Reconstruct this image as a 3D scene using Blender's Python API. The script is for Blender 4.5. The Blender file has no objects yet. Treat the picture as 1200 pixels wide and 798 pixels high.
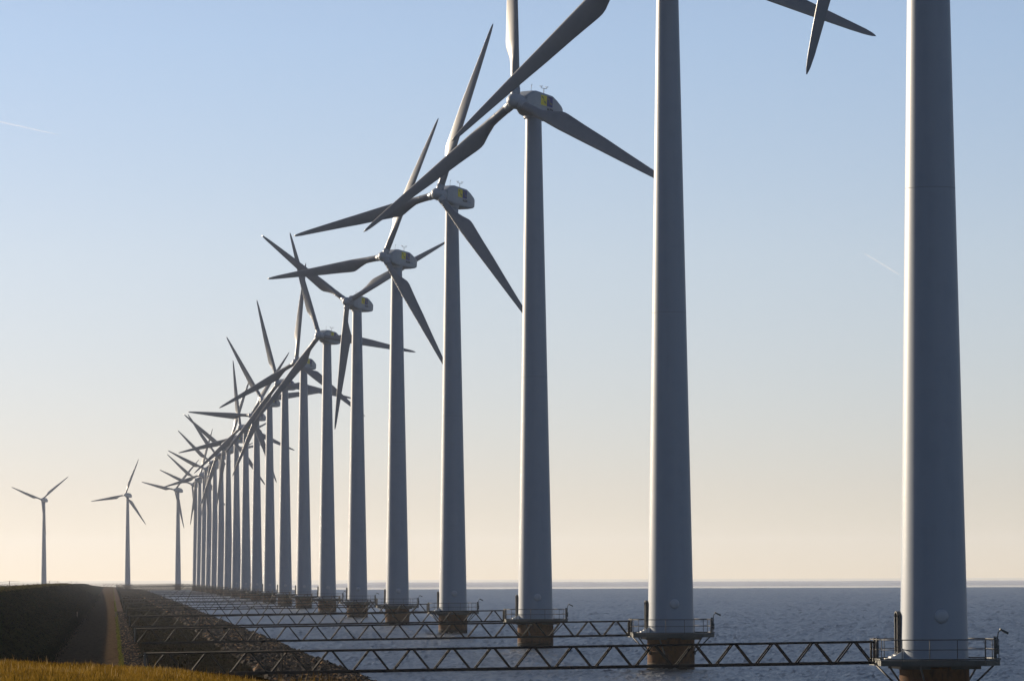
import bpy, bmesh, math, random
from mathutils import Vector, Matrix, noise
import numpy as np
random.seed(7); rng = np.random.default_rng(7)
R = math.radians
S = bpy.context.scene
C = S.collection

# ------------------------------------------------------------------ camera
PSI, TH, RO, HC = 0.09348582, 0.0550930, -0.00340125, 7.0898
F = Vector((math.sin(PSI)*math.cos(TH), math.cos(PSI)*math.cos(TH), math.sin(TH)))
r_ = Vector((math.cos(PSI), -math.sin(PSI), 0)); u_ = r_.cross(F)
r2 = r_*math.cos(RO) + u_*math.sin(RO); u2 = -r_*math.sin(RO) + u_*math.cos(RO)
cd = bpy.data.cameras.new('camera'); cam = bpy.data.objects.new('camera', cd); C.objects.link(cam)
cam.matrix_world = Matrix(((r2.x, u2.x, -F.x, 0), (r2.y, u2.y, -F.y, 0), (r2.z, u2.z, -F.z, HC), (0, 0, 0, 1)))
cd.sensor_width = 36; cd.sensor_fit = 'HORIZONTAL'; cd.lens = 150.0
cd.clip_start = 1.0; cd.clip_end = 60000
S.camera = cam

# ------------------------------------------------------------------ sky and sun
SUN_EL, SUN_AZ = R(14.5), R(-43.0)          # azimuth clockwise from +Y
w = bpy.data.worlds.new('World'); S.world = w; w.use_nodes = True
nt = w.node_tree; nt.nodes.clear()
def N(t, k, **kw):
    n = t.nodes.new(k)
    for a, b in kw.items(): setattr(n, a, b)
    return n
tc = N(nt, 'ShaderNodeTexCoord'); sx = N(nt, 'ShaderNodeSeparateXYZ'); cx = N(nt, 'ShaderNodeCombineXYZ')
ml = N(nt, 'ShaderNodeMath', operation='MULTIPLY_ADD'); mx = N(nt, 'ShaderNodeMath', operation='MAXIMUM')
ml.inputs[1].default_value = 1.5; ml.inputs[2].default_value = 0.040
mx.inputs[1].default_value = 0.035
sky = N(nt, 'ShaderNodeTexSky', sky_type='NISHITA', sun_disc=False, sun_elevation=SUN_EL, sun_rotation=SUN_AZ,
        air_density=1.0, dust_density=0.4, ozone_density=1.5, altitude=0)
bg = N(nt, 'ShaderNodeBackground'); bg.inputs[1].default_value = 0.075
out = N(nt, 'ShaderNodeOutputWorld'); L = nt.links.new
L(tc.outputs['Generated'], sx.inputs[0]); L(sx.outputs[0], cx.inputs[0]); L(sx.outputs[1], cx.inputs[1])
L(sx.outputs[2], ml.inputs[0]); L(ml.outputs[0], mx.inputs[0]); L(mx.outputs[0], cx.inputs[2])
tint = N(nt, 'ShaderNodeMix', data_type='RGBA', blend_type='MULTIPLY'); tint.inputs['Factor'].default_value = 1
ramp = N(nt, 'ShaderNodeValToRGB'); re_ = ramp.color_ramp.elements
re_[0].position = 0.0; re_[0].color = (.805, .68, .745, 1); re_[1].position = 0.125; re_[1].color = (1.09, .985, 1.02, 1)
for p_, c_ in ((.02, (.875, .71, .75, 1)), (.075, (1.08, .905, .905, 1))):
    k_ = re_.new(p_); k_.color = c_
L(sx.outputs[2], ramp.inputs[0]); L(ramp.outputs[0], tint.inputs['B'])
L(cx.outputs[0], sky.inputs[0]); L(sky.outputs[0], tint.inputs['A']); L(tint.outputs['Result'], bg.inputs[0]); L(bg.outputs[0], out.inputs[0])

sd = bpy.data.lights.new('sun', 'SUN'); sd.energy = 5.0; sd.angle = R(0.5); sd.color = (1.0, 0.83, 0.62)
sun = bpy.data.objects.new('sun', sd); C.objects.link(sun)
sdir = Vector((math.sin(SUN_AZ)*math.cos(SUN_EL), math.cos(SUN_AZ)*math.cos(SUN_EL), math.sin(SUN_EL)))
sun.rotation_euler = sdir.to_track_quat('Z', 'Y').to_euler(); sun.location = (-200, 200, 300)

S.view_settings.view_transform = 'Standard'; S.view_settings.look = 'None'
S.view_settings.exposure = 0.92; S.view_settings.gamma = 1.0
S.render.engine = 'CYCLES'; S.cycles.volume_bounces = 0; S.cycles.max_bounces = 6

HAZE_DENSITY = 0.43e-4

# ------------------------------------------------------------------ helpers
def mat(name, col, rough=0.6, metal=0.0, spec=0.5):
    m = bpy.data.materials.new(name); m.use_nodes = True
    b = m.node_tree.nodes['Principled BSDF']
    b.inputs['Base Color'].default_value = (*col, 1); b.inputs['Roughness'].default_value = rough
    b.inputs['Metallic'].default_value = metal; b.inputs['Specular IOR Level'].default_value = spec
    return m, m.node_tree, b
def noisy(name, cols, scale=(1, 1, 1), nscale=5.0, detail=6, rough=0.8, bump=0.0, bdist=0.05, spec=0.3, coords='Object', bscale=None):
    m, t, b = mat(name, cols[0], rough, 0, spec)
    co = N(t, 'ShaderNodeTexCoord'); mp = N(t, 'ShaderNodeMapping'); mp.inputs['Scale'].default_value = scale
    nz = N(t, 'ShaderNodeTexNoise'); nz.inputs['Scale'].default_value = nscale; nz.inputs['Detail'].default_value = detail
    nz.inputs['Roughness'].default_value = 0.65
    cr = N(t, 'ShaderNodeValToRGB'); e = cr.color_ramp.elements
    e[0].position = 0.3; e[1].position = 0.72
    e[0].color = (*cols[0], 1); e[1].color = (*cols[-1], 1)
    if len(cols) == 3:
        k = e.new(0.5); k.color = (*cols[1], 1)
    t.links.new(co.outputs[coords], mp.inputs[0]); t.links.new(mp.outputs[0], nz.inputs[0])
    t.links.new(nz.outputs[0], cr.inputs[0]); t.links.new(cr.outputs[0], b.inputs['Base Color'])
    if bump:
        n2 = nz
        if bscale:
            n2 = N(t, 'ShaderNodeTexNoise'); n2.inputs['Scale'].default_value = bscale; n2.inputs['Detail'].default_value = 4
            t.links.new(mp.outputs[0], n2.inputs[0])
        bp = N(t, 'ShaderNodeBump'); bp.inputs['Strength'].default_value = bump; bp.inputs['Distance'].default_value = bdist
        t.links.new(n2.outputs[0], bp.inputs['Height']); t.links.new(bp.outputs[0], b.inputs['Normal'])
    return m
class MB:
    """collects shapes; build() links them as one mesh object"""
    def __init__(s): s.v = []; s.f = []; s.mi = []; s.sm = []
    def add(s, vs, fs, mi=0, smooth=False):
        o = len(s.v); s.v += [tuple(v) for v in vs]
        for f in fs: s.f.append(tuple(i+o for i in f)); s.mi.append(mi); s.sm.append(smooth)
    def box(s, x0, x1, y0, y1, z0, z1, mi=0):
        s.add([(x0,y0,z0),(x1,y0,z0),(x1,y1,z0),(x0,y1,z0),(x0,y0,z1),(x1,y0,z1),(x1,y1,z1),(x0,y1,z1)],
              [(3,2,1,0),(4,5,6,7),(0,1,5,4),(1,2,6,5),(2,3,7,6),(3,0,4,7)], mi)
    def tube(s, pts, rad, n=8, mi=0, caps=True, smooth=True):
        pts = [Vector(p) for p in pts]
        if not isinstance(rad, (list, tuple)): rad = [rad]*len(pts)
        vs = []; k = len(pts)
        for i, p in enumerate(pts):
            d = (pts[min(i+1, k-1)] - pts[max(i-1, 0)]).normalized()
            a = d.cross(Vector((0, 0, 1)))
            if a.length < 1e-3: a = d.cross(Vector((0, 1, 0)))
            a.normalize(); b = d.cross(a)
            for j in range(n):
                t = 2*math.pi*(j+.5)/n
                vs.append(p + (a*math.cos(t) + b*math.sin(t))*rad[i])
        fs = [(i*n+j, i*n+(j+1) % n, (i+1)*n+(j+1) % n, (i+1)*n+j) for i in range(k-1) for j in range(n)]
        s.add(vs, fs, mi, smooth)
        if caps:
            s.add(vs[:n], [tuple(range(n))[::-1]], mi); s.add(vs[-n:], [tuple(range(n))], mi)
    def lathe(s, prof, n=32, mi=0, axis='Z', cx=0, cy=0, cz=0):
        vs = []
        for (r, h) in prof:
            for j in range(n):
                t = 2*math.pi*j/n; a, b = r*math.cos(t), r*math.sin(t)
                vs.append((cx+a, cy+b, cz+h) if axis == 'Z' else (cx+a, cy+h, cz+b))
        k = len(prof)
        fs = [(i*n+j, i*n+(j+1) % n, (i+1)*n+(j+1) % n, (i+1)*n+j) for i in range(k-1) for j in range(n)]
        if axis != 'Z': fs = [f[::-1] for f in fs]
        s.add(vs, fs, mi, True)
    def build(s, name, mats, parent=None):
        me = bpy.data.meshes.new(name); me.from_pydata(s.v, [], s.f)
        if not isinstance(mats, (list, tuple)): mats = [mats]
        for m in mats: me.materials.append(m)
        me.polygons.foreach_set('material_index', s.mi); me.polygons.foreach_set('use_smooth', s.sm)
        me.update(); bm = bmesh.new(); bm.from_mesh(me); bmesh.ops.remove_doubles(bm, verts=bm.verts, dist=1e-5)
        bm.to_mesh(me); bm.free()
        o = bpy.data.objects.new(name, me); C.objects.link(o)
        if parent: o.parent = parent
        return o
def raw(name, vs, fs, m, kind=None, smooth=False):
    me = bpy.data.meshes.new(name); me.from_pydata(vs, [], fs)
    me.materials.append(m)
    if smooth: me.polygons.foreach_set('use_smooth', [True]*len(me.polygons))
    me.update(); o = bpy.data.objects.new(name, me); C.objects.link(o)
    if kind: o['kind'] = kind
    return o
def tag(o, label=None, cat=None, group=None, kind=None):
    if label: o['label'] = label
    if cat: o['category'] = cat
    if group: o['group'] = group
    if kind: o['kind'] = kind
    return o
def empty(name, loc): 
    o = bpy.data.objects.new(name, None); C.objects.link(o); o.location = loc; o.empty_display_size = .5; return o
def lerp(tab, x):
    if x <= tab[0][0]: return tab[0][1]
    for (a, b), (c, d) in zip(tab, tab[1:]):
        if x <= c: return b + (d-b)*(x-a)/(c-a)
    return tab[-1][1]

# ------------------------------------------------------------------ materials
def tower_paint():
    m, t, b = mat('tower_paint', (.5, .51, .52), .42, 0, .5)
    co = N(t, 'ShaderNodeTexCoord')
    mp = N(t, 'ShaderNodeMapping'); mp.inputs['Scale'].default_value = (1.6, 1.6, .07)
    nz = N(t, 'ShaderNodeTexNoise'); nz.inputs['Scale'].default_value = 1.3; nz.inputs['Detail'].default_value = 7
    n2 = N(t, 'ShaderNodeTexNoise'); n2.inputs['Scale'].default_value = .9; n2.inputs['Detail'].default_value = 9
    mxn = N(t, 'ShaderNodeMath', operation='ADD')
    cr = N(t, 'ShaderNodeValToRGB'); e = cr.color_ramp.elements
    e[0].position = .75; e[1].position = 1.2; e[0].color = (.155, .196, .250, 1); e[1].color = (.166, .209, .264, 1)
    t.links.new(co.outputs['Object'], mp.inputs[0]); t.links.new(mp.outputs[0], nz.inputs[0]); t.links.new(co.outputs['Object'], n2.inputs[0])
    t.links.new(nz.outputs[0], mxn.inputs[0]); t.links.new(n2.outputs[0], mxn.inputs[1]); t.links.new(mxn.outputs[0], cr.inputs[0])
    t.links.new(cr.outputs[0], b.inputs['Base Color'])
    return m
M = {}
M['tower'] = tower_paint()
M['blade'] = noisy('blade_paint', [(0.1296, 0.1440, 0.1620), (0.1620, 0.1764, 0.1944)], nscale=.8, detail=5, rough=.38, spec=.5)
M['nacelle'] = noisy('nacelle_paint', [(.235, .265, .30), (.275, .305, .34)], nscale=1.2, rough=.4, spec=.5)
M['seam'] = mat('joint_grey', (.135, .157, .19), .6)[0]
M['steel'] = noisy('painted_steel', [(.016, .022, .022), (.035, .045, .042)], nscale=3, rough=.55, spec=.5)
M['galv'] = noisy('galvanised_steel', [(0.0450, 0.0450, 0.0435), (0.0900, 0.0900, 0.0863)], nscale=4, rough=.6, spec=.2)
M['truss'] = noisy('truss_steel', [(.005, .0055, .006), (.012, .012, .012)], nscale=2, rough=.7, spec=.12)
M['rust'] = noisy('rusty_pile', [(0.009, 0.0045, 0.002), (0.115, 0.046, 0.009), (0.032, 0.0135, 0.0038)], scale=(1, 1, .5), nscale=2.2, rough=.8, bump=.4, bdist=.03)
def tide_line(m):
    """a dark weedy wet band round the pile just above the water"""
    t = m.node_tree; b = t.nodes['Principled BSDF']; lk = b.inputs['Base Color'].links[0]; src = lk.from_socket
    co = N(t, 'ShaderNodeTexCoord'); sp = N(t, 'ShaderNodeSeparateXYZ'); nz = N(t, 'ShaderNodeTexNoise'); nz.inputs['Scale'].default_value = 3.5
    ad = N(t, 'ShaderNodeMath', operation='MULTIPLY_ADD'); ad.inputs[1].default_value = .5
    cr = N(t, 'ShaderNodeValToRGB'); e = cr.color_ramp.elements; e[0].position = .55; e[1].position = .95
    e[0].color = (1, 1, 1, 1); e[1].color = (0, 0, 0, 1)
    mi = N(t, 'ShaderNodeMix', data_type='RGBA'); mi.inputs['B'].default_value = (.008, .008, .005, 1)
    t.links.new(co.outputs['Object'], sp.inputs[0]); t.links.new(co.outputs['Object'], nz.inputs[0])
    t.links.new(nz.outputs[0], ad.inputs[0]); t.links.new(sp.outputs[2], ad.inputs[2]); t.links.new(ad.outputs[0], cr.inputs[0])
    t.links.new(cr.outputs[0], mi.inputs['Factor']); t.links.new(src, mi.inputs['A']); t.links.new(mi.outputs['Result'], b.inputs['Base Color'])
tide_line(M['rust'])
M['white'] = mat('white_paint', (.6, .6, .58), .5)[0]
M['yellow'] = mat('yellow_paint', (.62, .52, .02), .5)[0]
M['blue'] = mat('blue_paint', (.03, .035, .16), .5)[0]
M['olive'] = mat('olive_paint', (.16, .16, .05), .5)[0]
M['black'] = mat('black_paint', (.015, .015, .02), .5)[0]
M['bluegrey'] = mat('blue_grey_paint', (.16, .19, .3), .5)[0]
M['wood'] = noisy('weathered_wood', [(.05, .04, .03), (.11, .085, .06)], nscale=9, rough=.85)
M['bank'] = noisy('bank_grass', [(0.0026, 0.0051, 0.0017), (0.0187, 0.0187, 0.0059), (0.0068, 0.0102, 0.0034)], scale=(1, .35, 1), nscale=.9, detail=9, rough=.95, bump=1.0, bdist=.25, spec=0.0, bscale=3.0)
M['mound'] = noisy('dry_turf', [(0.0800, 0.0520, 0.0096), (0.1600, 0.1040, 0.0200)], nscale=3, detail=8, rough=.95, bump=.8, bdist=.05, spec=0.0)
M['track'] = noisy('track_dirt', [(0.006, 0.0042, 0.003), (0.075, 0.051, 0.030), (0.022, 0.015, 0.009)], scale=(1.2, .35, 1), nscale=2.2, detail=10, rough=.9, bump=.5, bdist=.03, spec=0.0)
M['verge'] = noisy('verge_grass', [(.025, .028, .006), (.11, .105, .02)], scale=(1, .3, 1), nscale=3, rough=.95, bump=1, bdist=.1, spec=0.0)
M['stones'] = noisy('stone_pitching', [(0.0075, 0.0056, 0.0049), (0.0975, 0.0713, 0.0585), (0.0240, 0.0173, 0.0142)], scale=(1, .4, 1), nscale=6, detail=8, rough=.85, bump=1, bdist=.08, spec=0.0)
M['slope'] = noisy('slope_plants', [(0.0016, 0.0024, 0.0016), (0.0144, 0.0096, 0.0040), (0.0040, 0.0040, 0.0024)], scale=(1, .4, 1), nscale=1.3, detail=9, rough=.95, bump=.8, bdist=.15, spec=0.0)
M['bed'] = mat('rock_bed', (.012, .010, .008), .9, 0, 0)[0]
M['shore'] = noisy('far_land', [(.36, .39, .44), (.44, .47, .52)], scale=(.02, .02, .2), nscale=1, rough=.9)  # paleness of distant haze is painted into the land colour

def rock_mat():
    m, t, b = mat('rip_rap', (.12, .09, .06), .85, 0, .08)
    at = N(t, 'ShaderNodeAttribute'); at.attribute_name = 'tone'
    cr = N(t, 'ShaderNodeValToRGB'); e = cr.color_ramp.elements
    e[0].color = (.004, .003, .002, 1); e[1].color = (.22, .12, .05, 1); e[1].position = 1; k = e.new(.6); k.color = (.02, .012, .006, 1)
    t.links.new(at.outputs['Fac'], cr.inputs[0]); t.links.new(cr.outputs[0], b.inputs['Base Color'])
    co = N(t, 'ShaderNodeTexCoord'); nz = N(t, 'ShaderNodeTexNoise'); nz.inputs['Scale'].default_value = 6; nz.inputs['Detail'].default_value = 6
    bp = N(t, 'ShaderNodeBump'); bp.inputs['Strength'].default_value = .7; bp.inputs['Distance'].default_value = .06
    t.links.new(co.outputs['Object'], nz.inputs[0]); t.links.new(nz.outputs[0], bp.inputs['Height']); t.links.new(bp.outputs[0], b.inputs['Normal'])
    return m
M['rock'] = rock_mat()
def grass_mat(name, ramp, trans=.4):
    m = bpy.data.materials.new(name); m.use_nodes = True; t = m.node_tree; t.nodes.clear()
    at = N(t, 'ShaderNodeAttribute'); at.attribute_name = 'tone'
    cr = N(t, 'ShaderNodeValToRGB'); e = cr.color_ramp.elements
    e[0].color = (*ramp[0], 1); e[1].color = (*ramp[-1], 1)
    for i, c in enumerate(ramp[1:-1]):
        k = e.new((i+1)/(len(ramp)-1)); k.color = (*c, 1)
    d = N(t, 'ShaderNodeBsdfDiffuse'); tr = N(t, 'ShaderNodeBsdfTranslucent'); mi = N(t, 'ShaderNodeMixShader'); mi.inputs[0].default_value = trans
    o = N(t, 'ShaderNodeOutputMaterial')
    for s in (d, tr): t.links.new(cr.outputs[0], s.inputs[0])
    t.links.new(at.outputs['Fac'], cr.inputs[0])
    t.links.new(d.outputs[0], mi.inputs[1]); t.links.new(tr.outputs[0], mi.inputs[2]); t.links.new(mi.outputs[0], o.inputs[0])
    return m
M['grass'] = grass_mat('dry_grass', [(.026, .018, .004), (.14, .082, .012), (.195, .12, .022), (.32, .24, .12)])
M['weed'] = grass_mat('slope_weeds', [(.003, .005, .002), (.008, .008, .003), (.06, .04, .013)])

def water_mat(name, base, rough, scales, strength, dist):
    m, t, b = mat(name, base, rough, 0, .5); b.inputs['IOR'].default_value = 1.333
    co = N(t, 'ShaderNodeTexCoord'); prev = None
    for (sc, amp) in scales:
        mp = N(t, 'ShaderNodeMapping'); mp.inputs['Scale'].default_value = sc; mp.inputs['Rotation'].default_value = (0, 0, R(24))
        nz = N(t, 'ShaderNodeTexNoise'); nz.inputs['Scale'].default_value = 1; nz.inputs['Detail'].default_value = 5; nz.inputs['Roughness'].default_value = .6
        mu = N(t, 'ShaderNodeMath', operation='MULTIPLY_ADD'); mu.inputs[1].default_value = amp
        t.links.new(co.outputs['Object'], mp.inputs[0]); t.links.new(mp.outputs[0], nz.inputs[0]); t.links.new(nz.outputs[0], mu.inputs[0])
        if prev: t.links.new(prev.outputs[0], mu.inputs[2])
        else: mu.inputs[2].default_value = 0
        prev = mu
    bp = N(t, 'ShaderNodeBump'); bp.inputs['Strength'].default_value = strength; bp.inputs['Distance'].default_value = dist
    t.links.new(prev.outputs[0], bp.inputs['Height']); t.links.new(bp.outputs[0], b.inputs['Normal'])
    return m
M['water'] = water_mat('rippled_water', (.005, .013, .025), .35, [((4.5, 6.0, 1), .4), ((1.6, 2.2, 1), .8)], .5, .09)
M['mirage'] = water_mat('mirage_water', (.02, .04, .06), .05, [((.1, .1, 1), 1.0)], .0, .001)

# ------------------------------------------------------------------ water, far shore, haze
MIRAGE_Y = 2363.0
def sheet(name, x0, x1, y0, y1, m, z=0):
    o = raw(name, [(x0, y0, z), (x1, y0, z), (x1, y1, z), (x0, y1, z)], [(0, 1, 2, 3)], m, 'structure'); return o
xs_ = np.linspace(-5800, 5800, 400)
edge = lambda x: MIRAGE_Y + 35*noise.noise((x*.01, 3, 0)) + 25*noise.noise((x*.045, 9, 0))
ed = [edge(x) for x in xs_]
def lake():
    """wind-ruffled water: real waves, finest in the stretch beside the dyke"""
    ys = [-450., -200., -80., 0., 60., 110.]; y = 140.
    while y < MIRAGE_Y-70: ys.append(y); y += y*.0024
    ys = np.array(ys+[MIRAGE_Y]); ny = len(ys)
    sp = np.concatenate([np.linspace(-5800, -400, 24), np.linspace(-380, -20, 20)])
    ang = np.concatenate([np.arange(-.03, .275, .0006), np.linspace(.28, .6, 40)])
    nx = len(sp)*2+len(ang); X = np.zeros((ny, nx))
    for j, yy in enumerate(ys):
        base = max(yy, 140.)
        mid = ang*base; L0, R0 = mid[0], mid[-1]
        lf = np.linspace(-5800, 0, len(sp)+1)[:-1]; k = np.linspace(0, 1, len(sp)+1)
        X[j] = np.concatenate([-5800+(L0+5800)*(1-(1-k[:-1])**2), mid, R0+(5800-R0)*k[1:]**2])
    Y = np.repeat(ys[:, None], nx, 1)
    g = rng.normal(size=(ny, nx))
    def sm(a, kx, ky):
        for ax, k in ((1, kx), (0, ky)):
            for _ in range(k): a = (np.roll(a, 1, ax)+2*a+np.roll(a, -1, ax))/4
        return a/a.std()
    h = .75*g + .5*sm(rng.normal(size=(ny, nx)), 2, 1) + .12*sm(rng.normal(size=(ny, nx)), 8, 3)
    gust = 1+.15*sm(rng.normal(size=(ny, nx)), 60, 14)
    dy = np.gradient(ys); Z = h*np.clip(gust, .3, 1.8)*(np.clip(dy, 0, 1.3)*.085)[:, None]
    Z[:7] = 0; Z[-3:] = 0
    for i in range(nx): Y[-1, i] = edge(X[-1, i])
    V = np.stack([X, Y, Z], -1).reshape(-1, 3)
    idx = np.arange(ny*nx).reshape(ny, nx)
    Q = np.stack([idx[:-1, :-1], idx[:-1, 1:], idx[1:, 1:], idx[1:, :-1]], -1).reshape(-1, 4)
    me = bpy.data.meshes.new('lake'); me.vertices.add(len(V)); me.vertices.foreach_set('co', V.ravel())
    me.loops.add(Q.size); me.loops.foreach_set('vertex_index', Q.ravel())
    me.polygons.add(len(Q)); me.polygons.foreach_set('loop_start', np.arange(0, Q.size, 4)); me.polygons.foreach_set('loop_total', np.full(len(Q), 4))
    me.polygons.foreach_set('use_smooth', np.ones(len(Q), dtype=bool))
    me.materials.append(M['water']); me.update(calc_edges=True); me.validate()
    o = bpy.data.objects.new('lake', me); C.objects.link(o); o['kind'] = 'structure'
lake()
vs = []; fs = []
for x, e in zip(xs_, ed): vs += [(x, e, 0), (x, 8800, 0)]
for i in range(len(xs_)-1): fs.append((2*i, 2*i+2, 2*i+3, 2*i+1))
raw('mirage_lake', vs, fs, M['mirage'], 'structure')  # mirror-smooth far water added to stand in for the bright mirage band
# far shore: a low ridge of land across the lake, front eased to catch the sun
vs = []; fs = []; nx = 260
for i in range(nx):
    x = 110 + 3600*(i/(nx-1))**1.25
    h = 2.75 + .25*noise.noise((x*.012, 1, 0)) + .28*noise.noise((x*.05, 5, 0))
    h *= min(1, (i+1)/12)
    y = 2960 + 20*noise.noise((x*.004, 0, 2))
    vs += [(x, y, -.3), (x, y+22, h*.55), (x, y+70, h), (x, y+90, h*.7), (x, y+140, -.3)]
for i in range(nx-1):
    for k in range(4): fs.append((5*i+k, 5*i+5+k, 5*i+6+k, 5*i+1+k))
raw('far_shore', vs, fs, M['shore'], 'structure')

def haze():
    mb = MB(); mb.box(-5900, 5900, -480, 8900, -8, 85)
    m = bpy.data.materials.new('haze_air'); m.use_nodes = True; t = m.node_tree; t.nodes.clear()
    v = N(t, 'ShaderNodeVolumePrincipled'); o = N(t, 'ShaderNodeOutputMaterial')
    v.inputs['Color'].default_value = (.78, .85, 1.0, 1); v.inputs['Density'].default_value = HAZE_DENSITY; v.inputs['Anisotropy'].default_value = .35
    t.links.new(v.outputs[0], o.inputs['Volume'])
    h = mb.build('haze', m); h['kind'] = 'stuff'; h['label'] = 'thin pale evening haze over the lake and dyke'
haze()

# ------------------------------------------------------------------ dyke
CREST = [(0, 6.05), (450, 6.05), (770, 5.85), (1250, 5.3), (1750, 4.6), (2300, 2.9), (3000, 2.4)]
TRK = 2.2
def bend(y): return -5.5e-4*(y-2200)**2 if y > 2200 else 0.0
def dyke(u, y):
    c = lerp(CREST, y)
    prof = [(-48, -2.5), (-40, .35), (-15, c-.45), (-12.2, c-.04), (-11.2, c), (-10.5, c-.10), (-9.8, c-.30), (-4.6, TRK+.22), (-3.9, TRK), (1.7, TRK), (9.7, .9), (17.0, 0.0), (23, -1.6)]
    return lerp(prof, u)
def mound(x): return lerp([(-8, 6.21), (1.0, 5.70), (2.2, 5.52), (3.6, 5.33), (5, 5.15), (9, 4.6), (20, -1.6)], x)
def ground(u, y):
    t = min(1, max(0, (y-62)/70)); t = t*t*(3-2*t)
    return mound(u+bend(y))*(1-t) + dyke(u, y)*t
rows = [62.0]
while rows[-1] < 3000: rows.append(rows[-1] + max(1.2, rows[-1]*.008))
def band(name, us, m, amp=0.0, fr=.6, smooth=True):
    vs = []; fs = []; n = len(us)
    for y in rows:
        b = bend(y)
        for i, u in enumerate(us):
            z = ground(u, y)
            if amp and 0 < i < n-1: z += (.10*noise.noise((u*2, y*2.2, 9)) if name == 'grass_bank' else 0) + amp*(noise.noise((u*fr, y*fr*.5, 0)) + .5*noise.noise((u*fr*2.7, y*fr*1.3, 4)))
            vs.append((u+b, y, z))
    for j in range(len(rows)-1):
        for i in range(n-1): fs.append((j*n+i, j*n+i+1, (j+1)*n+i+1, (j+1)*n+i))
    return raw(name, vs, fs, m, 'structure', smooth)
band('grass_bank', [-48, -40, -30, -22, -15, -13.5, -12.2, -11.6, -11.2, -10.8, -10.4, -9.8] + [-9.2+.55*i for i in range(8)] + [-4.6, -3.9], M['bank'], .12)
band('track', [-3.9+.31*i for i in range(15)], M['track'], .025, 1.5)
band('grass_verge', [.44, .54, .64], M['verge'], .10, 2)
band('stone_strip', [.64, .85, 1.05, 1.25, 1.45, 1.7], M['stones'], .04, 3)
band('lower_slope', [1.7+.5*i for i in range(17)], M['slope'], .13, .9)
band('rock_bed', [9.7, 11, 12.5, 14, 15.5, 17, 19, 23], M['bed'], .1)
# the grassy knoll the picture is taken from
vs = []; fs = []; mxs = [-48, -40, -30, -20, -14] + [-10+.5*i for i in range(40)] + [10, 12, 15, 19, 23]; mys = [-60, -30, 0, 20, 35, 45] + [50+.5*i for i in range(25)]
for y in mys:
    for x in mxs: vs.append((x, y, mound(x) + (0 if y == 62 or x in (mxs[0], mxs[-1]) else .035*noise.noise((x*1.3, y*1.3, 0)))))
n = len(mxs)
for j in range(len(mys)-1):
    for i in range(n-1): fs.append((j*n+i, j*n+i+1, (j+1)*n+i+1, (j+1)*n+i))
raw('grass_knoll', vs, fs, M['mound'], 'structure', True)

def with_tone(o, tones):
    a = o.data.attributes.new('tone', 'FLOAT', 'POINT'); a.data.foreach_set('value', tones)
def grass():
    vs = []; fs = []; tn = []
    def blade(x, y, z, h, wd, tone, lean):
        a = random.uniform(0, 6.283); dx, dy = math.cos(a)*wd/2, math.sin(a)*wd/2
        lx, ly = lean*h*random.uniform(-1, 1), lean*h*random.uniform(-1, 1); i = len(vs)
        vs.extend([(x-dx, y-dy, z-.02), (x+dx, y+dy, z-.02), (x+dx*.7+lx*.4, y+dy*.7+ly*.4, z+h*.6), (x-dx*.7+lx*.4, y-dy*.7+ly*.4, z+h*.6), (x+lx, y+ly, z+h)])
        fs.extend([(i, i+1, i+2, i+3), (i+3, i+2, i+4)]); tn.extend([tone*.8, tone*.8, tone, tone, min(1, tone*1.15)])
    for k in range(46000):
        x = random.uniform(-5, 6.5); y = 63.2 - 14*random.random()**1.5
        cl = noise.noise((x*2.2, y*1.2, 0))*.5 + .5; c2 = noise.noise((x*.9, y*.6, 7))*.5+.5
        h = random.uniform(.03, .085)*(.5+.9*cl)
        blade(x, y, mound(x), h, random.uniform(.006, .014), min(1, max(0, .12 + .55*c2 + random.uniform(-.25, .3))), .5)
    for k in range(900):
        x = random.uniform(-5, 6.5); y = random.uniform(57, 63)
        blade(x, y, mound(x), random.uniform(.07, .17), random.uniform(.005, .009), random.uniform(.45, 1), .22)
    for k in range(1500):
        x = random.triangular(2.2, 6.0, 3.6); y = random.uniform(56, 63)
        blade(x, y, mound(x), random.uniform(.10, .36)*(.5+noise.noise((x*2.5, y, 3))*.5+.3), random.uniform(.007, .014), random.uniform(.0, .45), .3)
    o = raw('dry_grass', vs, fs, M['grass'], 'stuff'); with_tone(o, tn)
    o['label'] = 'short golden dry grass on the knoll along the bottom edge'
grass()
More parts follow.
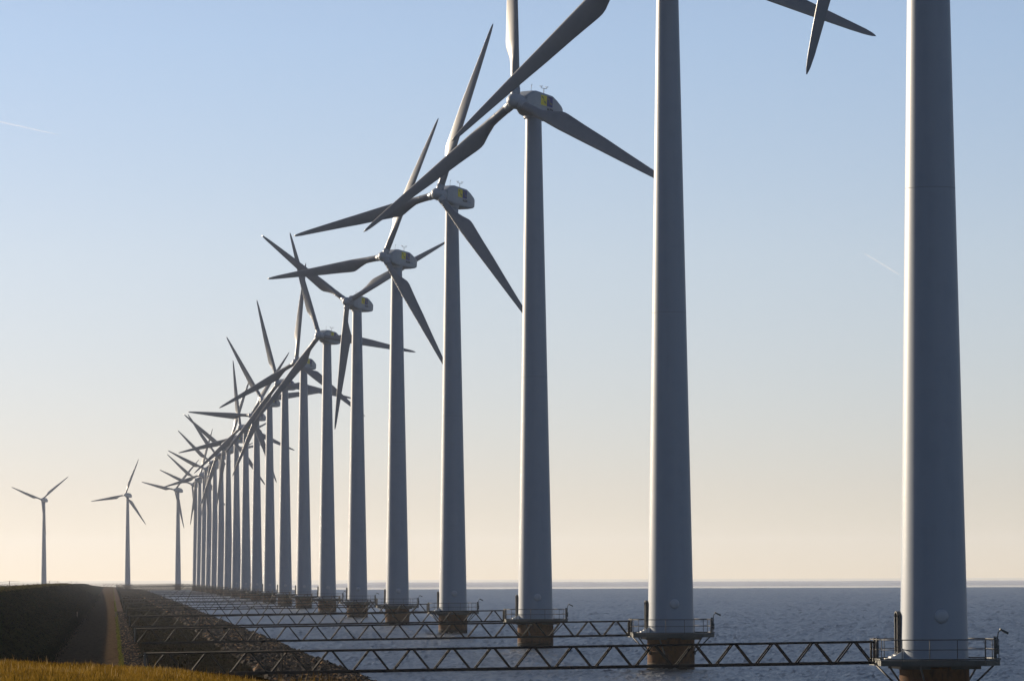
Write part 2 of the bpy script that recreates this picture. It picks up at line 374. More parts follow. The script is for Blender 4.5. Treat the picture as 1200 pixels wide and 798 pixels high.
def rocks():
    bm = bmesh.new(); bmesh.ops.create_icosphere(bm, subdivisions=1, radius=1)
    bv = np.array([v.co[:] for v in bm.verts]); bf = np.array([[v.index for v in f.verts] for f in bm.faces]); bm.free()
    V = []; Fc = []; T = []; off = 0
    def put(u, y, s):
        nonlocal off
        v = bv*(1+rng.uniform(-.28, .28, (len(bv), 1)))*np.array([1, 1, .75])*rng.uniform(.7, 1.25, 3)*s
        a = rng.uniform(0, 6.28); c, s_ = np.cos(a), np.sin(a); v = v@np.array([[c, -s_, 0], [s_, c, 0], [0, 0, 1]])
        z = ground(u, y) + s*rng.uniform(-.15, .35)
        V.append(v+np.array([u+bend(y), y, z])); Fc.append(bf+off); off += len(bv); T.extend([float(np.clip(rng.normal(.42, .25), 0, 1))]*len(bv))
    for k in range(12500):
        y = rng.uniform(150, 430); e = 9.7+.7*noise.noise((y*.12, 0, 0)); put(rng.uniform(e-.15, 18.0), y, rng.uniform(.16, .36))
    for k in range(9000):
        y = rng.uniform(430, 900); e = 9.7+.7*noise.noise((y*.12, 0, 0)); put(rng.uniform(e-.2, 18.0), y, rng.uniform(.25, .45))
    for k in range(5000):
        y = rng.uniform(900, 2300); put(rng.uniform(9.5, 17.8), y, rng.uniform(.35, .6))
    o = raw('rip_rap', np.concatenate(V).tolist(), np.concatenate(Fc).tolist(), M['rock'], 'stuff'); with_tone(o, T)
    o['label'] = 'dark brown rip-rap stones along the water side of the dyke'
rocks()
def weeds():
    vs = []; fs = []; tn = []
    for k in range(17000):
        y = 140*math.exp(random.random()*math.log(900/140)); u = random.uniform(1.6, 9.9); z = ground(u, y)
        s = random.uniform(.04, .12)*(1+y/500); t = random.random()**2.5
        for q in range(4):
            a = random.uniform(0, 6.283); i = len(vs); wd = s*.16; dx, dy = math.cos(a), math.sin(a)
            vs.extend([(u-dy*wd, y+dx*wd, z-.08), (u+dy*wd, y-dx*wd, z-.08), (u+dx*s*.7, y+dy*s*.7, z+s*random.uniform(.5, 1.1))]); fs.append((i, i+1, i+2)); tn.extend([t*.6, t*.6, t])
    o = raw('slope_weeds', vs, fs, M['weed'], 'stuff'); with_tone(o, tn); o['label'] = 'low dark weeds on the slope between track and rip-rap'
weeds()
def verge_tufts():
    vs = []; fs = []; tn = []
    for k in range(6000):
        y = 170*math.exp(random.random()*math.log(900/170)); u = random.gauss(.54, .07)+.06*noise.noise((y*.3, 0, 0))
        if noise.noise((y*.25, 4, 0)) < -.25: continue
        s = random.uniform(.04, .11)*(1+y/900); t = random.random(); z = ground(u, y)
        for q in range(3):
            a = random.uniform(0, 6.283); i = len(vs); wd = s*.2; dx, dy = math.cos(a), math.sin(a)
            vs.extend([(u-dy*wd, y+dx*wd, z-.03), (u+dy*wd, y-dx*wd, z-.03), (u+dx*s*.5, y+dy*s*.5, z+s*random.uniform(.5, 1.1))]); fs.append((i, i+1, i+2)); tn.extend([t*.6, t*.6, t])
    m = grass_mat('verge_tuft', [(.02, .022, .005), (.065, .07, .012), (.11, .105, .022)])
    o = raw('verge_tufts', vs, fs, m, 'stuff'); with_tone(o, tn); o['label'] = 'thin line of bright grass tufts beside the track'
verge_tufts()
def cobbles():
    bm = bmesh.new(); bmesh.ops.create_icosphere(bm, subdivisions=1, radius=1)
    bv = np.array([v.co[:] for v in bm.verts]); bf = np.array([[v.index for v in f.verts] for f in bm.faces]); bm.free()
    V = []; Fc = []; T = []
    for k in range(7000):
        y = 190*np.exp(rng.random()*np.log(620/190)); u = rng.uniform(.66, 1.85); s = rng.uniform(.03, .075)*(1+y/900)
        v = bv*(1+rng.uniform(-.25, .25, (len(bv), 1)))*np.array([1, 1, .5])*s
        Fc.append(bf+len(V)*len(bv)); V.append(v+np.array([u, y, ground(u, y)+s*.1])); T.extend([float(np.clip(rng.normal(.5, .25), 0, 1))]*len(bv))
    o = raw('cobbles', np.concatenate(V).tolist(), np.concatenate(Fc).tolist(), M['rock'], 'stuff'); with_tone(o, T)
    o['label'] = 'small loose stones covering the strip between track and slope'
cobbles()
def bank_grass():
    vs = []; fs = []; tn = []
    for k in range(26000):
        y = 170*math.exp(random.random()*math.log(1100/170)); u = random.uniform(-13, -3.4) if k % 5 else random.gauss(-3.8, .35); z = ground(u, y)
        s = random.uniform(.05, .13)*(1+y/700); t = .3*random.random()**2 + .6*(u < -9.9)  # crest tufts get a lighter tone that paints in the sunlit strip
        for q in range(3):
            a = random.uniform(0, 6.283); i = len(vs); wd = s*.2; dx, dy = math.cos(a), math.sin(a)
            vs.extend([(u-dy*wd, y+dx*wd, z-.08), (u+dy*wd, y-dx*wd, z-.08), (u+dx*s*.5, y+dy*s*.5, z+s*random.uniform(.6, 1.2))]); fs.append((i, i+1, i+2)); tn.extend([t*.6, t*.6, t])
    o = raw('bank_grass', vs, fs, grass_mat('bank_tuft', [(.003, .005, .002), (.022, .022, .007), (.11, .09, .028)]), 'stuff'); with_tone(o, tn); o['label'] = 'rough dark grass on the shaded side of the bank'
bank_grass()

# ------------------------------------------------------------------ wind turbines
FL = 2.704            # platform floor above water
HUB = FL + 52 - .2    # hub height
RB, RD, TILT = 22.34, 3.11, .0737
def tower_r(z): return 1.765 - (1.765-.81)*(z-FL)/(HUB-1.0-FL)
def P_tower():
    mb = MB(); top = HUB-1.05; prof = []
    joints = [FL+24.4]
    z = FL+.02; zs = [z] + [FL+2.0*i for i in range(1, 26)] + [top]
    prof = [(tower_r(z), z) for z in zs]
    mb.lathe(prof, 56)
    for j in joints: mb.lathe([(tower_r(j)+.002, j-.02), (tower_r(j)+.006, j-.014), (tower_r(j)+.006, j+.014), (tower_r(j)+.002, j+.02)], 56, mi=1)
    mb.lathe([(tower_r(FL)+.01, FL+.004), (tower_r(FL)+.09, FL+.01), (tower_r(FL)+.09, FL+.07), (tower_r(FL), FL+.08)], 56)
    mb.lathe([(.84, top-.12), (.95, top-.1), (.95, top+.12), (.6, top+.14)], 40)
    return mb
def P_pile():
    mb = MB(); mb.lathe([(1.80, -4), (1.80, FL-.5), (1.86, FL-.48), (1.86, FL-.36), (1.5, FL-.35)], 56)
    for z in (.45, 1.35): mb.lathe([(1.80, z-.03), (1.815, z-.02), (1.815, z+.02), (1.80, z+.03)], 56)
    return mb
PX, PY, CH = 3.1, 2.6, .9
def plat_poly(e=0):
    a, b, c = PX+e, PY+e, CH
    return [(-a, -b+c), (-a+c, -b), (a-c, -b), (a, -b+c), (a, b-c), (a-c, b), (-a+c, b), (-a, b-c)]
def P_platform():
    mb = MB(); p = plat_poly()
    n = len(p); z0, z1 = FL-.28, FL
    mb.add([(x, y, z0) for x, y in p]+[(x, y, z1) for x, y in p], [tuple(range(n))[::-1], tuple(range(n, 2*n))]+[(i, (i+1) % n, n+(i+1) % n, n+i) for i in range(n)])
    for s in (-1, 1): mb.box(-2.1, 2.1, s*1.7-.08, s*1.7+.08, FL-.46, FL-.285); 
    for s in (-1, 1): mb.box(s*1.95-.08, s*1.95+.08, -1.6, 1.6, FL-.45, FL-.285)
    q = plat_poly(.012)
    for (a, b) in zip(q, q[1:]+q[:1]): mb.tube([(*a, FL+.06), (*b, FL+.06)], .05, 4, smooth=False)
    return mb
def P_railing():
    mb = MB(); p = plat_poly(-.05)
    for z, rr in ((1.06, .026), (.55, .019)):
        for a, b in zip(p, p[1:]+p[:1]): mb.tube([(*a, FL+z), (*b, FL+z)], rr, 6)
    for a, b in zip(p, p[1:]+p[:1]):
        k = max(1, round(math.dist(a, b)/1.42))
        for i in range(k):
            x = a[0]+(b[0]-a[0])*i/k; y = a[1]+(b[1]-a[1])*i/k; mb.tube([(x, y, FL), (x, y, FL+1.06)], .022, 6)
    for y in (-.45, .45): mb.box(-PX+.0, -PX+.11, y-.06, y+.06, FL, FL+1.14)
    return mb
def P_brace(ax, ay, bx, by):
    mb = MB(); mb.tube([(ax, ay, FL-.28), (bx, by, FL-1.45)], .055, 6); mb.tube([(bx, by, FL-1.6), (bx, by, FL-1.3)], .09, 6); return mb
def P_lamp():
    mb = MB(); x = PX-.08; y = -.9
    mb.box(x-.07, x+.07, y-.07, y+.07, FL, FL+1.2)
    mb.tube([(x+.1, y, FL+.4), (x+.13, y, FL+1.2), (x+.17, y, FL+1.42), (x+.26, y, FL+1.52)], .03, 6)
    mb.box(x+.05, x+.19, y-.1, y+.1, FL+.3, FL+.75)
    return mb
def P_lamp_head():
    mb = MB(); x = PX+.16; z = FL+1.54; y = -.9
    mb.add([(x, y-.09, z-.02), (x, y+.09, z-.02), (x+.42, y+.11, z-.24), (x+.42, y-.11, z-.24), (x+.02, y-.07, z+.08), (x+.02, y+.07, z+.08), (x+.46, y+.08, z-.13), (x+.46, y-.08, z-.13)],
           [(0, 1, 2, 3), (7, 6, 5, 4), (0, 4, 5, 1), (1, 5, 6, 2), (2, 6, 7, 3), (3, 7, 4, 0)]); return mb
def P_door():
    mb = MB(); a, b = -1.93, -1.60; ya, yb = -.02, .78
    mb.box(a, b, ya, ya+.09, FL+.28, FL+2.22); mb.box(a, b, yb-.09, yb, FL+.28, FL+2.22)
    # rounded hood over the doorway
    ym, hr = (ya+yb)/2, (yb-ya)/2
    for i in range(10):
        t0, t1 = math.pi*i/10, math.pi*(i+1)/10
        y0, y1 = ym-hr*math.cos(t0), ym-hr*math.cos(t1); z0, z1 = FL+2.22+.22*math.sin(t0), FL+2.22+.22*math.sin(t1)
        mb.add([(a, y0, z0), (b, y0, z0), (b, y1, z1), (a, y1, z1), (a, y0, z0+.07), (b, y0, z0+.07), (b, y1, z1+.07), (a, y1, z1+.07)],
               [(3, 2, 1, 0), (4, 5, 6, 7), (0, 4, 7, 3), (1, 2, 6, 5)])
    mb.box(-1.78, -1.62, ya+.09, yb-.09, FL+.28, FL+2.24, 1)
    return mb
def P_steps():
    mb = MB()
    for i in range(3): mb.box(-2.55+.24*i, -1.70, -.45, .45, FL+.01+.09*i, FL+.085+.09*i)
    for y in (-.5, .46): mb.add([(-2.5, y, FL+.01), (-1.7, y, FL+.01), (-1.7, y, FL+.5), (-2.5, y+.04, FL+.01), (-1.7, y+.04, FL+.01), (-1.7, y+.04, FL+.5)], [(0, 1, 2), (5, 4, 3), (0, 2, 5, 3), (0, 3, 4, 1)])
    return mb
def P_hatch():
    mb = MB(); z = FL+2.25; a = R(6)   # round cover on the side facing the knoll
    y = -tower_r(z)
    mb.lathe([(.36, .08), (.36, -.05), (.31, -.085), (.16, -.11), (.0001, -.12)][::1], 28, axis='Y', cx=.06, cy=y, cz=z)
    return mb
def P_nacelle():
    mb = MB(); n = 40
    st = [(-2.05, .60, .70, -.60), (-1.95, .72, .84, -.74), (-1.2, 1.0, 1.36, -1.0), (-.7, 1.05, 1.44, -1.08), (2.0, 1.05, 1.34, -1.12), (2.8, 1.03, 1.02, -1.08), (3.75, .88, .60, -.86), (4.1, .76, .42, -.70), (4.26, .58, .24, -.52), (4.29, .4, .08, -.36)]
    vs = []
    for (y, hw, zt, zb) in st:
        for j in range(n):
            t = 2*math.pi*(j+.5)/n; c, s = math.cos(t), math.sin(t); e = 2/7.5
            x = hw*math.copysign(abs(c)**e, c); zz = math.copysign(abs(s)**e, s); z = (zt+zb)/2 + (zt-zb)/2*zz
            vs.append((x, y, z))
    k = len(st)
    fs = [(i*n+j, i*n+(j+1) % n, (i+1)*n+(j+1) % n, (i+1)*n+j)[::-1] for i in range(k-1) for j in range(n)]
    fs += [tuple(range(n)), tuple(range((k-1)*n, k*n))[::-1]]
    mb.add(vs, fs, 0, False)
    mb.lathe([(.93, -1.30), (.97, -1.16), (.97, -.95)], 40, cx=0)
    mb.box(1.046, 1.06, -.9, 2.4, -.06, -.045, 1)
    return mb
def P_emblem():
    mb = MB(); x = 1.062; z0, z1 = .06, 1.08
    mb.box(1.03, x, -.2, .83, z0, z1, 0); mb.box(1.03, x, .83, 1.84, z0, z1, 1)
    for (y0, mi) in ((-.2, 2), (.83, 2)):
        for w_ in (.30, .62):
            pts = [(y0+.12+.8*t, z1-.12-.75*t*(1.05-w_*.3) - .12*math.sin(t*9+w_*5)-(w_-.3)*.25) for t in [i/10 for i in range(11)]]
            for (ya, za), (yb, zb) in zip(pts, pts[1:]):
                mb.add([(x+.006, ya, za-.05), (x+.006, yb, zb-.05), (x+.006, yb, zb+.05), (x+.006, ya, za+.05)], [(0, 1, 2, 3)], mi)
    return mb
GL = {'N': [(0,0,0,1),(0,1,1,0),(1,0,1,1)], 'U': [(0,1,0,0),(0,0,1,0),(1,0,1,1)], 'O': [(0,0,0,1),(0,1,1,1),(1,1,1,0),(1,0,0,0)]}
def P_lettering():
    mb = MB(); x = 1.064; y = .95; h = .22; wd = .17
    for ch in 'NUON':
        for (a, b, c, d) in GL[ch]:
            p = Vector((0, y+a*wd, -.36+b*h)); q = Vector((0, y+c*wd, -.36+d*h)); dv = (q-p).normalized(); nv = Vector((0, -dv.z, dv.y))*.035
            p -= dv*.03; q += dv*.03
            mb.add([(x, *(p-nv).yz), (x, *(q-nv).yz), (x, *(q+nv).yz), (x, *(p+nv).yz)], [(0, 1, 2, 3)], 0)
        y += .27
    mb.box(1.03, 1.058, 2.05, 2.75, -.34, -.24, 1)
    return mb
def P_anemometer():
    mb = MB(); mb.tube([(0, 1.7, 1.25), (0, 1.7, 2.1)], .035, 6); mb.tube([(-.1, 1.35, 2.1), (.1, 2.05, 2.1)], .025, 6)
    for (x, y) in ((-.1, 1.35), (.1, 2.05)):
        mb.tube([(x, y, 2.1), (x, y, 2.28)], .02, 6)
        for k in range(3):
            a = 2.1*k; mb.tube([(x+.05*math.cos(a), y+.05*math.sin(a), 2.28), (x+.15*math.cos(a), y+.15*math.sin(a), 2.28)], [.02, .05], 6)
    return mb
def P_rod():
    mb = MB(); mb.tube([(0, -.5, 1.35), (0, -.5, 2.0), (.03, -.42, 2.2)], .03, 6); return mb
def P_hub():
    mb = MB()
    prof = [(.66, -2.02), (.70, -2.1), (.78, -2.6), (.79, -3.1), (.75, -3.5), (.65, -3.78), (.48, -3.98), (.26, -4.09), (.0001, -4.13)]
    mb.lathe(prof, 36, axis='Y')
    for k in range(3):
        a = 2*math.pi*k/3; d = Vector((math.sin(a), 0, math.cos(a)))
        mb.tube([Vector((0, -RD, 0))+d*.3, Vector((0, -RD, 0))+d*1.28], [.50, .475], 24)
        mb.tube([Vector((0, -RD, 0))+d*1.28, Vector((0, -RD, 0))+d*1.33], .485, 24)
    return mb
def P_blade():
    mb = MB(); n = 28
    #        r    chord  thick(rel) LE pos   twist
    st = [(1.20, .90, 1.0, .45, 14), (2.6, .90, 1.0, .45, 14), (2.64, .88, 1.0, .44, 14), (3.5, .95, .88, .45, 14), (4.6, 1.36, .52, .47, 13), (5.5, 1.76, .34, .49, 11.5),
          (5.95, 1.86, .30, .5, 10.8), (6.4, 1.86, .29, .5, 10.3), (9.0, 1.62, .23, .46, 7), (12, 1.38, .20, .40, 4), (15, 1.08, .18, .35, 2.2), (18, .79, .16, .29, 1), (20, .59, .15, .24, .4), (21.3, .43, .14, .18, 0), (22.0, .26, .14, .11, 0), (22.34, .06, .15, .02, 0)]
    vs = []
    for (r, c, th, le, tw) in st:
        rnd = max(0, min(1, (th-.4)/.5))
        for j in range(n):
            t = 2*math.pi*j/n
            s = .5*(1+math.cos(t))              # 1 at trailing edge
            yt = 5*th*(.2969*math.sqrt(s)-.126*s-.3516*s*s+.2843*s**3-.1036*s**4)
            ya = yt if math.sin(t) >= 0 else -yt*.72
            ye = .5*th*math.sin(t)
            yy = ya*(1-rnd) + ye*rnd
            x = le - s*c; y = yy*c
            a = R(tw+2.0); x2 = x*math.cos(a)+y*math.sin(a); y2 = -x*math.sin(a)+y*math.cos(a)
            vs.append((x2, y2, r))
    k = len(st)
    fs = [(i*n+j, i*n+(j+1) % n, (i+1)*n+(j+1) % n, (i+1)*n+j) for i in range(k-1) for j in range(n)]
    fs.append(tuple(range((k-1)*n, k*n)))
    mb.add(vs, fs, 0, True)
    ring = [(.455, 2.585), (.468, 2.59), (.468, 2.63), (.455, 2.635)]
    mb.lathe(ring, 28, mi=1)
    return mb

LAB = {
 1: 'nearest wind turbine, thick tower at right edge, only one blade tip in view',
 2: 'wind turbine whose tower, second from right, runs out of the top of the picture',
 3: 'largest wind turbine with its nacelle in view, one blade straight up',
 4: 'wind turbine with blades up, left and down right, next left of the largest one',
 5: 'wind turbine with one blade nearly level to the left, fifth tower from right',
 6: 'wind turbine whose blades form a Y with one hanging straight down',
 7: 'seventh turbine from right, one blade level behind two towers',
 8: 'eighth turbine from right, one blade straight up and two slanting down',
 9: 'ninth turbine from right, one blade leaning steeply up to the left',
 10: 'tenth turbine from right, one blade rising left, one long blade down left',
 11: 'eleventh turbine from right, one blade pointing level to the left',
 12: 'twelfth turbine from right, one blade nearly upright above its neighbours',
 13: 'hazy thirteenth turbine from right, one blade leaning a little right of upright',
 14: 'hazy fourteenth turbine from right in the crowded row',
 15: 'hazy fifteenth turbine from right in the crowded row',
 16: 'hazy sixteenth turbine from right in the crowded row',
 17: 'hazy seventeenth turbine from right, fourth from the crowded left end',
 18: 'hazy eighteenth turbine from right, one blade nearly upright',
 19: 'hazy nineteenth turbine from right, second from the crowded left end',
 20: 'hazy twentieth turbine from right, leftmost of the crowded towers',
 21: 'pale turbine standing just clear of the left end of the crowded towers',
 22: 'pale lone turbine above the end of the track, one blade steeply up',
 23: 'pale lone turbine behind the grass bank, two blades up in a V',
}
# (number from the right, x, y, yaw, rotor phase)
ROW = [(1, 42.31, 218.1, 39.0, 72.0), (2, 42.34, 322.9, 41.0, 112.0), (3, 42.36, 427.7, 41.0, 116.5), (4, 42.39, 532.5, 38.0, 19.0), (5, 42.41, 637.3, 41.0, 24.0), (6, 42.44, 742.1, 36.0, 64.0), (7, 42.46, 846.9, 33.0, 100.0), (8, 42.48, 951.8, 35.0, 4.0), (9, 42.51, 1056.6, 35.0, 101.0), (10, 42.53, 1161.4, 37.0, 84.0), (11, 42.56, 1266.2, 34.0, 34.0), (12, 42.58, 1371.0, 35.0, 110.0), (13, 42.61, 1475.8, 35.0, 18.0), (14, 42.63, 1580.6, 35.0, 65.0), (15, 42.66, 1685.4, 35.0, 79.0), (16, 42.68, 1790.2, 35.0, 69.0), (17, 42.7, 1895.0, 35.0, 53.0), (18, 42.73, 1999.8, 35.0, 15.0), (19, 42.75, 2104.7, 35.0, 66.0), (20, 42.78, 2209.5, 35.0, 51.0), (21, 35.76, 2343.7, 33.0, 42.0), (22, 8.83, 2487.7, 27.0, 21.0), (23, -41.74, 2633.7, 24.0, 51.0)]

def make_turbine():
    t = empty('wind_turbine', (0, 0, 0))
    P_tower().build('tower', [M['tower'], M['seam']], t)
    P_pile().build('pile', M['rust'], t)
    pl = P_platform().build('platform', M['steel'], t)
    P_railing().build('railing', M['galv'], pl)
    for (a, b, c, d) in ((-2.7, -1.9, -1.72, -.75), (2.7, -1.9, 1.72, -.75), (-2.7, 1.9, -1.72, .75), (2.7, 1.9, 1.72, .75), (-1.2, -2.45, -.75, -1.72), (1.2, 2.45, .75, 1.72)):
        P_brace(a, b, c, d).build('brace', M['galv'], pl)
    lp = P_lamp().build('lamp', M['steel'], t); P_lamp_head().build('lamp_head', M['steel'], lp)
    P_door().build('door', [M['galv'], M['steel']], t); P_steps().build('steps', M['white'], t)
    P_hatch().build('hatch', M['nacelle'], t)
    na = P_nacelle().build('nacelle', [M['nacelle'], M['seam']], t); na.location = (0, 0, HUB)
    P_emblem().build('emblem', [M['yellow'], M['blue'], M['olive']], na); P_lettering().build('lettering', [M['black'], M['bluegrey']], na)
    P_anemometer().build('anemometer', M['galv'], na); P_rod().build('lightning_rod', M['galv'], na)
    P_hub().build('hub', M['nacelle'], t)
    b = P_blade().build('blade', [M['blade'], M['seam']], t)
    for k in range(2):
        c = b.copy(); C.objects.link(c); c.parent = t
    return t
kids = {}
def children(o): return [c for c in bpy.data.objects if c.parent == o]
SMALL = ('emblem', 'lettering', 'anemometer', 'lightning_rod', 'lamp', 'door', 'steps', 'hatch', 'brace')
def copy_tree(o, parent=None, skip=()):
    c = o.copy(); C.objects.link(c); c.parent = parent
    for ch in children(o):
        if ch.name.split('.')[0] not in skip: copy_tree(ch, c, skip)
    return c
def pose(t, yaw, ph):
    Y = Matrix.Rotation(-R(yaw), 4, 'Z'); Hm = Matrix.Translation((0, 0, HUB)); T = Matrix.Rotation(-TILT, 4, 'X'); k = 0
    for c in children(t):
        n = c.name.split('.')[0]
        if n == 'nacelle': c.matrix_local = Hm @ Y @ Matrix.Rotation(-TILT, 4, 'X')
        elif n == 'hub': c.matrix_local = Hm @ Y @ T @ Matrix.Translation((0, -RD, 0)) @ Matrix.Rotation(R(ph), 4, 'Y') @ Matrix.Translation((0, RD, 0))
        elif n == 'blade':
            c.matrix_local = Hm @ Y @ T @ Matrix.Translation((0, -RD, 0)) @ Matrix.Rotation(R(ph+120*k), 4, 'Y'); k += 1
proto = make_turbine(); turb = [proto]
for (k, x, y, yaw, ph) in ROW[1:]: turb.append(copy_tree(proto, None, SMALL if k > 13 else ()))
for t, (k, x, y, yaw, ph) in zip(turb, ROW):
    t.location = (x, y, 0); pose(t, yaw, ph)
    tag(t, LAB[k], 'wind turbine', 'wind turbines in the row along the dyke')

# ------------------------------------------------------------------ footbridges from dyke to turbine
BW, DZ, TRH = .68, .42, 1.07
def P_truss(Ln, y):
    mb = MB(); f = lambda x: -DZ*x/Ln     # local x runs from the turbine (0) to the dyke (-Ln)
    zb, zt = FL-.13, FL-.13+TRH
    def q(s, top): return (-s, y, (zt if top else zb) + f(s))
    mb.tube([q(0, 1), q(Ln, 1)], .058, 8); 
    a, b = q(0, 0), q(Ln, 0)
    mb.add([(a[0], y-.06, a[2]-.075), (a[0], y+.06, a[2]-.075), (a[0], y+.06, a[2]+.075), (a[0], y-.06, a[2]+.075), (b[0], y-.06, b[2]-.075), (b[0], y+.06, b[2]-.075), (b[0], y+.06, b[2]+.075), (b[0], y-.06, b[2]+.075)],
           [(0, 1, 2, 3), (7, 6, 5, 4), (0, 4, 5, 1), (1, 5, 6, 2), (2, 6, 7, 3), (3, 7, 4, 0)])
    n = 18; pitch = Ln/n
    for i in range(n):
        s0, sm, s1 = i*pitch+.10, (i+.5)*pitch, (i+1)*pitch-.10
        mb.tube([q(s0, 0), q(sm-.09, 1)], .042, 6, caps=False); mb.tube([q(sm+.09, 1), q(s1, 0)], .042, 6, caps=False)
    for s in (.04, Ln-.04): mb.tube([q(s, 0), q(s, 1)], .05, 6)
    s = Ln-6.9; mb.tube([q(s, 0), q(s, 1)], .035, 6)
    return mb
def P_deck(Ln):
    mb = MB(); y0, y1 = -BW/2+.065, BW/2-.065; z = FL-.10
    mb.add([(0, y0, z), (0, y1, z), (-Ln, y1, z-DZ), (-Ln, y0, z-DZ), (0, y0, z-.05), (0, y1, z-.05), (-Ln, y1, z-DZ-.05), (-Ln, y0, z-DZ-.05)],
           [(3, 2, 1, 0), (4, 5, 6, 7), (0, 1, 5, 4), (1, 2, 6, 5), (2, 3, 7, 6), (3, 0, 4, 7)])
    return mb
def P_gate(Ln):
    mb = MB(); x = -Ln-.06; z = FL-.13-DZ
    for y in (-BW/2-.02, BW/2+.02): mb.box(x-.06, x+.04, y-.05, y+.05, z-.25, z+1.12)
    for k in range(6): mb.tube([(x, -BW/2+.1+k*.096, z+.12), (x, -BW/2+.1+k*.096, z+1.0)], .012, 5)
    for zz in (.12, 1.0): mb.tube([(x, -BW/2, z+zz), (x, BW/2, z+zz)], .02, 6)
    return mb
LN = 37.4
br = empty('footbridge', (0, 0, 0))
for y in (-BW/2, BW/2): P_truss(LN, y).build('truss', M['truss'], br)
P_deck(LN).build('deck', M['galv'], br); P_gate(LN).build('gate', M['steel'], br)
ORD = ['nearest', 'second', 'third', 'fourth', 'fifth', 'sixth', 'seventh', 'eighth', 'ninth', 'tenth', 'eleventh', 'twelfth', 'thirteenth', 'fourteenth', 'fifteenth', 'sixteenth', 'seventeenth', 'eighteenth', 'nineteenth', 'twentieth', 'twenty-first', 'twenty-second', 'farthest']
for i, (k, x, y, yaw, ph) in enumerate(ROW):
    o = br if i == 0 else copy_tree(br)
    o.location = (x-3.18, y, 0)
    if k == 22: o.rotation_euler.z = R(14)
    if k == 23: o.rotation_euler.z = R(24)
    if i == 0: lab = 'nearest dark truss footbridge, lowest and longest in the picture'
    elif k <= 6: lab = 'dark truss footbridge ending at the platform of the %s tower from right' % ORD[i]
    elif k <= 21: lab = 'distant thin truss footbridge ending at the %s tower from right' % ORD[i]
    else: lab = 'faint far truss footbridge at the foot of the lone turbine %s' % ('over the track end' if k == 22 else 'behind the grass bank')
    tag(o, lab, 'footbridge', 'truss footbridges from the dyke to the turbines')

# ------------------------------------------------------------------ small things on the dyke
def at(px, Y): return (px-131.4)*Y/5000.0            # X of a photo column at distance Y along the dyke
def post(h, r, m, name, label, cat, x, y, group=None, lean=0):
    mb = MB(); mb.tube([(0, 0, -.3), (lean, 0, h*.93), (lean, 0, h)], [r, r*.95, r*.6], 8)
    o = mb.build(name, m); u = x-bend(y); o.location = (x, y, ground(u, y)); tag(o, label, cat, group); return o
POSTS = [(10, 'leftmost'), (20, 'second'), (28.5, 'third'), (34, 'fourth'), (40, 'fifth'), (45, 'sixth'), (50.5, 'seventh'), (55, 'eighth')]
for px, nm in POSTS:
    Y = 11.4*5000/(131.4-px)
    post(.28, .10, M['wood'], 'marker_post', 'short dark stubby post on the grass bank crest, %s%s' % (nm, ' of its row' if nm == 'leftmost' else ' from left'), 'post', -11.4, Y, 'stubby posts on the bank crest', random.uniform(-.03, .03))
def fence(px0, px1, posts, Y, h, label):
    root = empty('wire_fence', (at((px0+px1)/2, Y), Y, 0)); x0 = root.location.x; z = lambda x: ground(x, Y)
    for p in posts:
        x = at(p, Y); mb = MB(); mb.tube([(x-x0, 0, z(x)-.3), (x-x0, 0, z(x)+h)], .05, 6); mb.build('fence_post', M['wood'], root)
    mb = MB()
    ps = sorted([px0]+posts+[px1])
    for k in (.97, .6):
        mb.tube([(at(p, Y)-x0, .05, z(at(p, Y))+h*k*(1 if p in posts else .75)) for p in ps], .02, 4)
    mb.build('fence_wire', M['galv'], root); tag(root, label, 'fence')
fence(-6, 24, [-2, 12.5], 545, .85, 'wire fence on tall posts along the crest at the far left')
fence(56, 76, [59, 68.5], 830, .75, 'low wire fence on the bank crest right of the lone pale turbine')
fence(80, 100, [84, 90.5], 1250, .8, 'faint wire fence farthest right along the crest of the bank')
post(.75, .10, M['wood'], 'gate_post', 'dark wooden post at the edge of the track by the grass verge', 'post', at(135.8, 525), 525)
post(.7, .09, M['wood'], 'bank_post', 'lone dark stub post low on the shaded side of the grass bank', 'post', at(91, 520), 520)
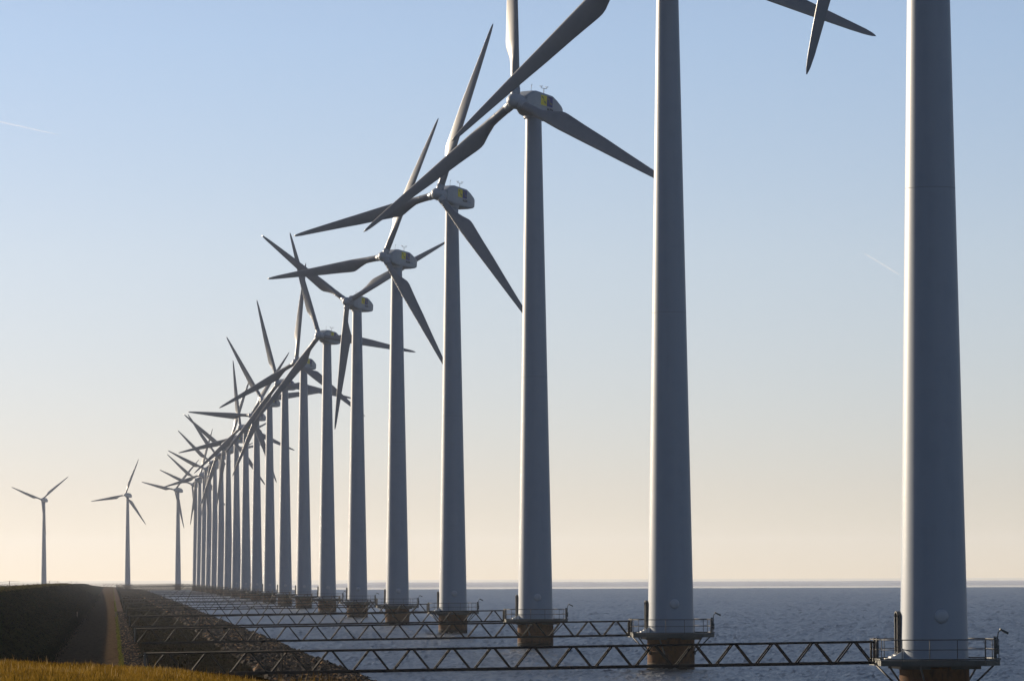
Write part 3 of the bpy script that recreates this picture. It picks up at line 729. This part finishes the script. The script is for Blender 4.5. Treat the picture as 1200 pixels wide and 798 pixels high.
def stone(px, py, Y, s, label):
    x = at(px, Y); bm = bmesh.new(); bmesh.ops.create_icosphere(bm, subdivisions=2, radius=s)
    for v in bm.verts: v.co *= 1+.35*noise.noise(v.co*3/s); v.co.z *= .6
    me = bpy.data.meshes.new('pale_stone'); bm.to_mesh(me); bm.free(); me.materials.append(M['white'])
    o = bpy.data.objects.new('pale_stone', me); C.objects.link(o); o.location = (x, Y, ground(x, Y)+s*.3); tag(o, label, 'stone', 'pale stones by the track')
stone(156.5, 785, 222, .09, 'pale stone lying on the stone strip just above the grass')
stone(168.5, 767, 270, .07, 'pale stone at the edge of the dark slope beside the stone strip')
stone(217, 756, 305, .06, 'small pale stone lying out on the dark slope')

# ------------------------------------------------------------------ contrails
def contrail(p, q, Y, r0, r1, label):
    def pt(px, py):
        d = F + r2*((px-600)/5000) - u2*((py-399)/5000); return Vector((0, 0, HC)) + d*(Y/d.y)
    a, b = pt(*p), pt(*q); mb = MB(); n = 14
    mb.tube([a.lerp(b, i/n) + Vector((0, 0, 1.2*noise.noise((i*.7, p[0], 0)))) for i in range(n+1)], [max(.05, (r0+(r1-r0)*i/n)*math.sin(math.pi*min(.5, (i+.3)/2.5*.5))*math.sin(math.pi*min(.5, (n-i+.3)/4*.5))) for i in range(n+1)], 10)
    m = bpy.data.materials.new('contrail_ice'); m.use_nodes = True; t = m.node_tree; t.nodes.clear()
    tr = N(t, 'ShaderNodeBsdfTransparent'); tl = N(t, 'ShaderNodeBsdfTranslucent'); df = N(t, 'ShaderNodeBsdfDiffuse'); m1 = N(t, 'ShaderNodeMixShader'); m2 = N(t, 'ShaderNodeMixShader'); o = N(t, 'ShaderNodeOutputMaterial')
    tl.inputs[0].default_value = (.9, .9, .9, 1); df.inputs[0].default_value = (.9, .9, .9, 1); m1.inputs[0].default_value = .5; m2.inputs[0].default_value = .08
    t.links.new(tl.outputs[0], m1.inputs[1]); t.links.new(df.outputs[0], m1.inputs[2]); t.links.new(tr.outputs[0], m2.inputs[1]); t.links.new(m1.outputs[0], m2.inputs[2]); t.links.new(m2.outputs[0], o.inputs[0])
    o = mb.build('contrail', m); tag(o, label, 'contrail', 'contrails in the sky')
contrail((-40, 134), (72, 159), 14000, 3.4, 2.0, 'faint white contrail high in the sky at the left edge')
contrail((1011, 296), (1056, 323), 14000, 2.0, 2.8, 'short white contrail in the sky left of the nearest tower')
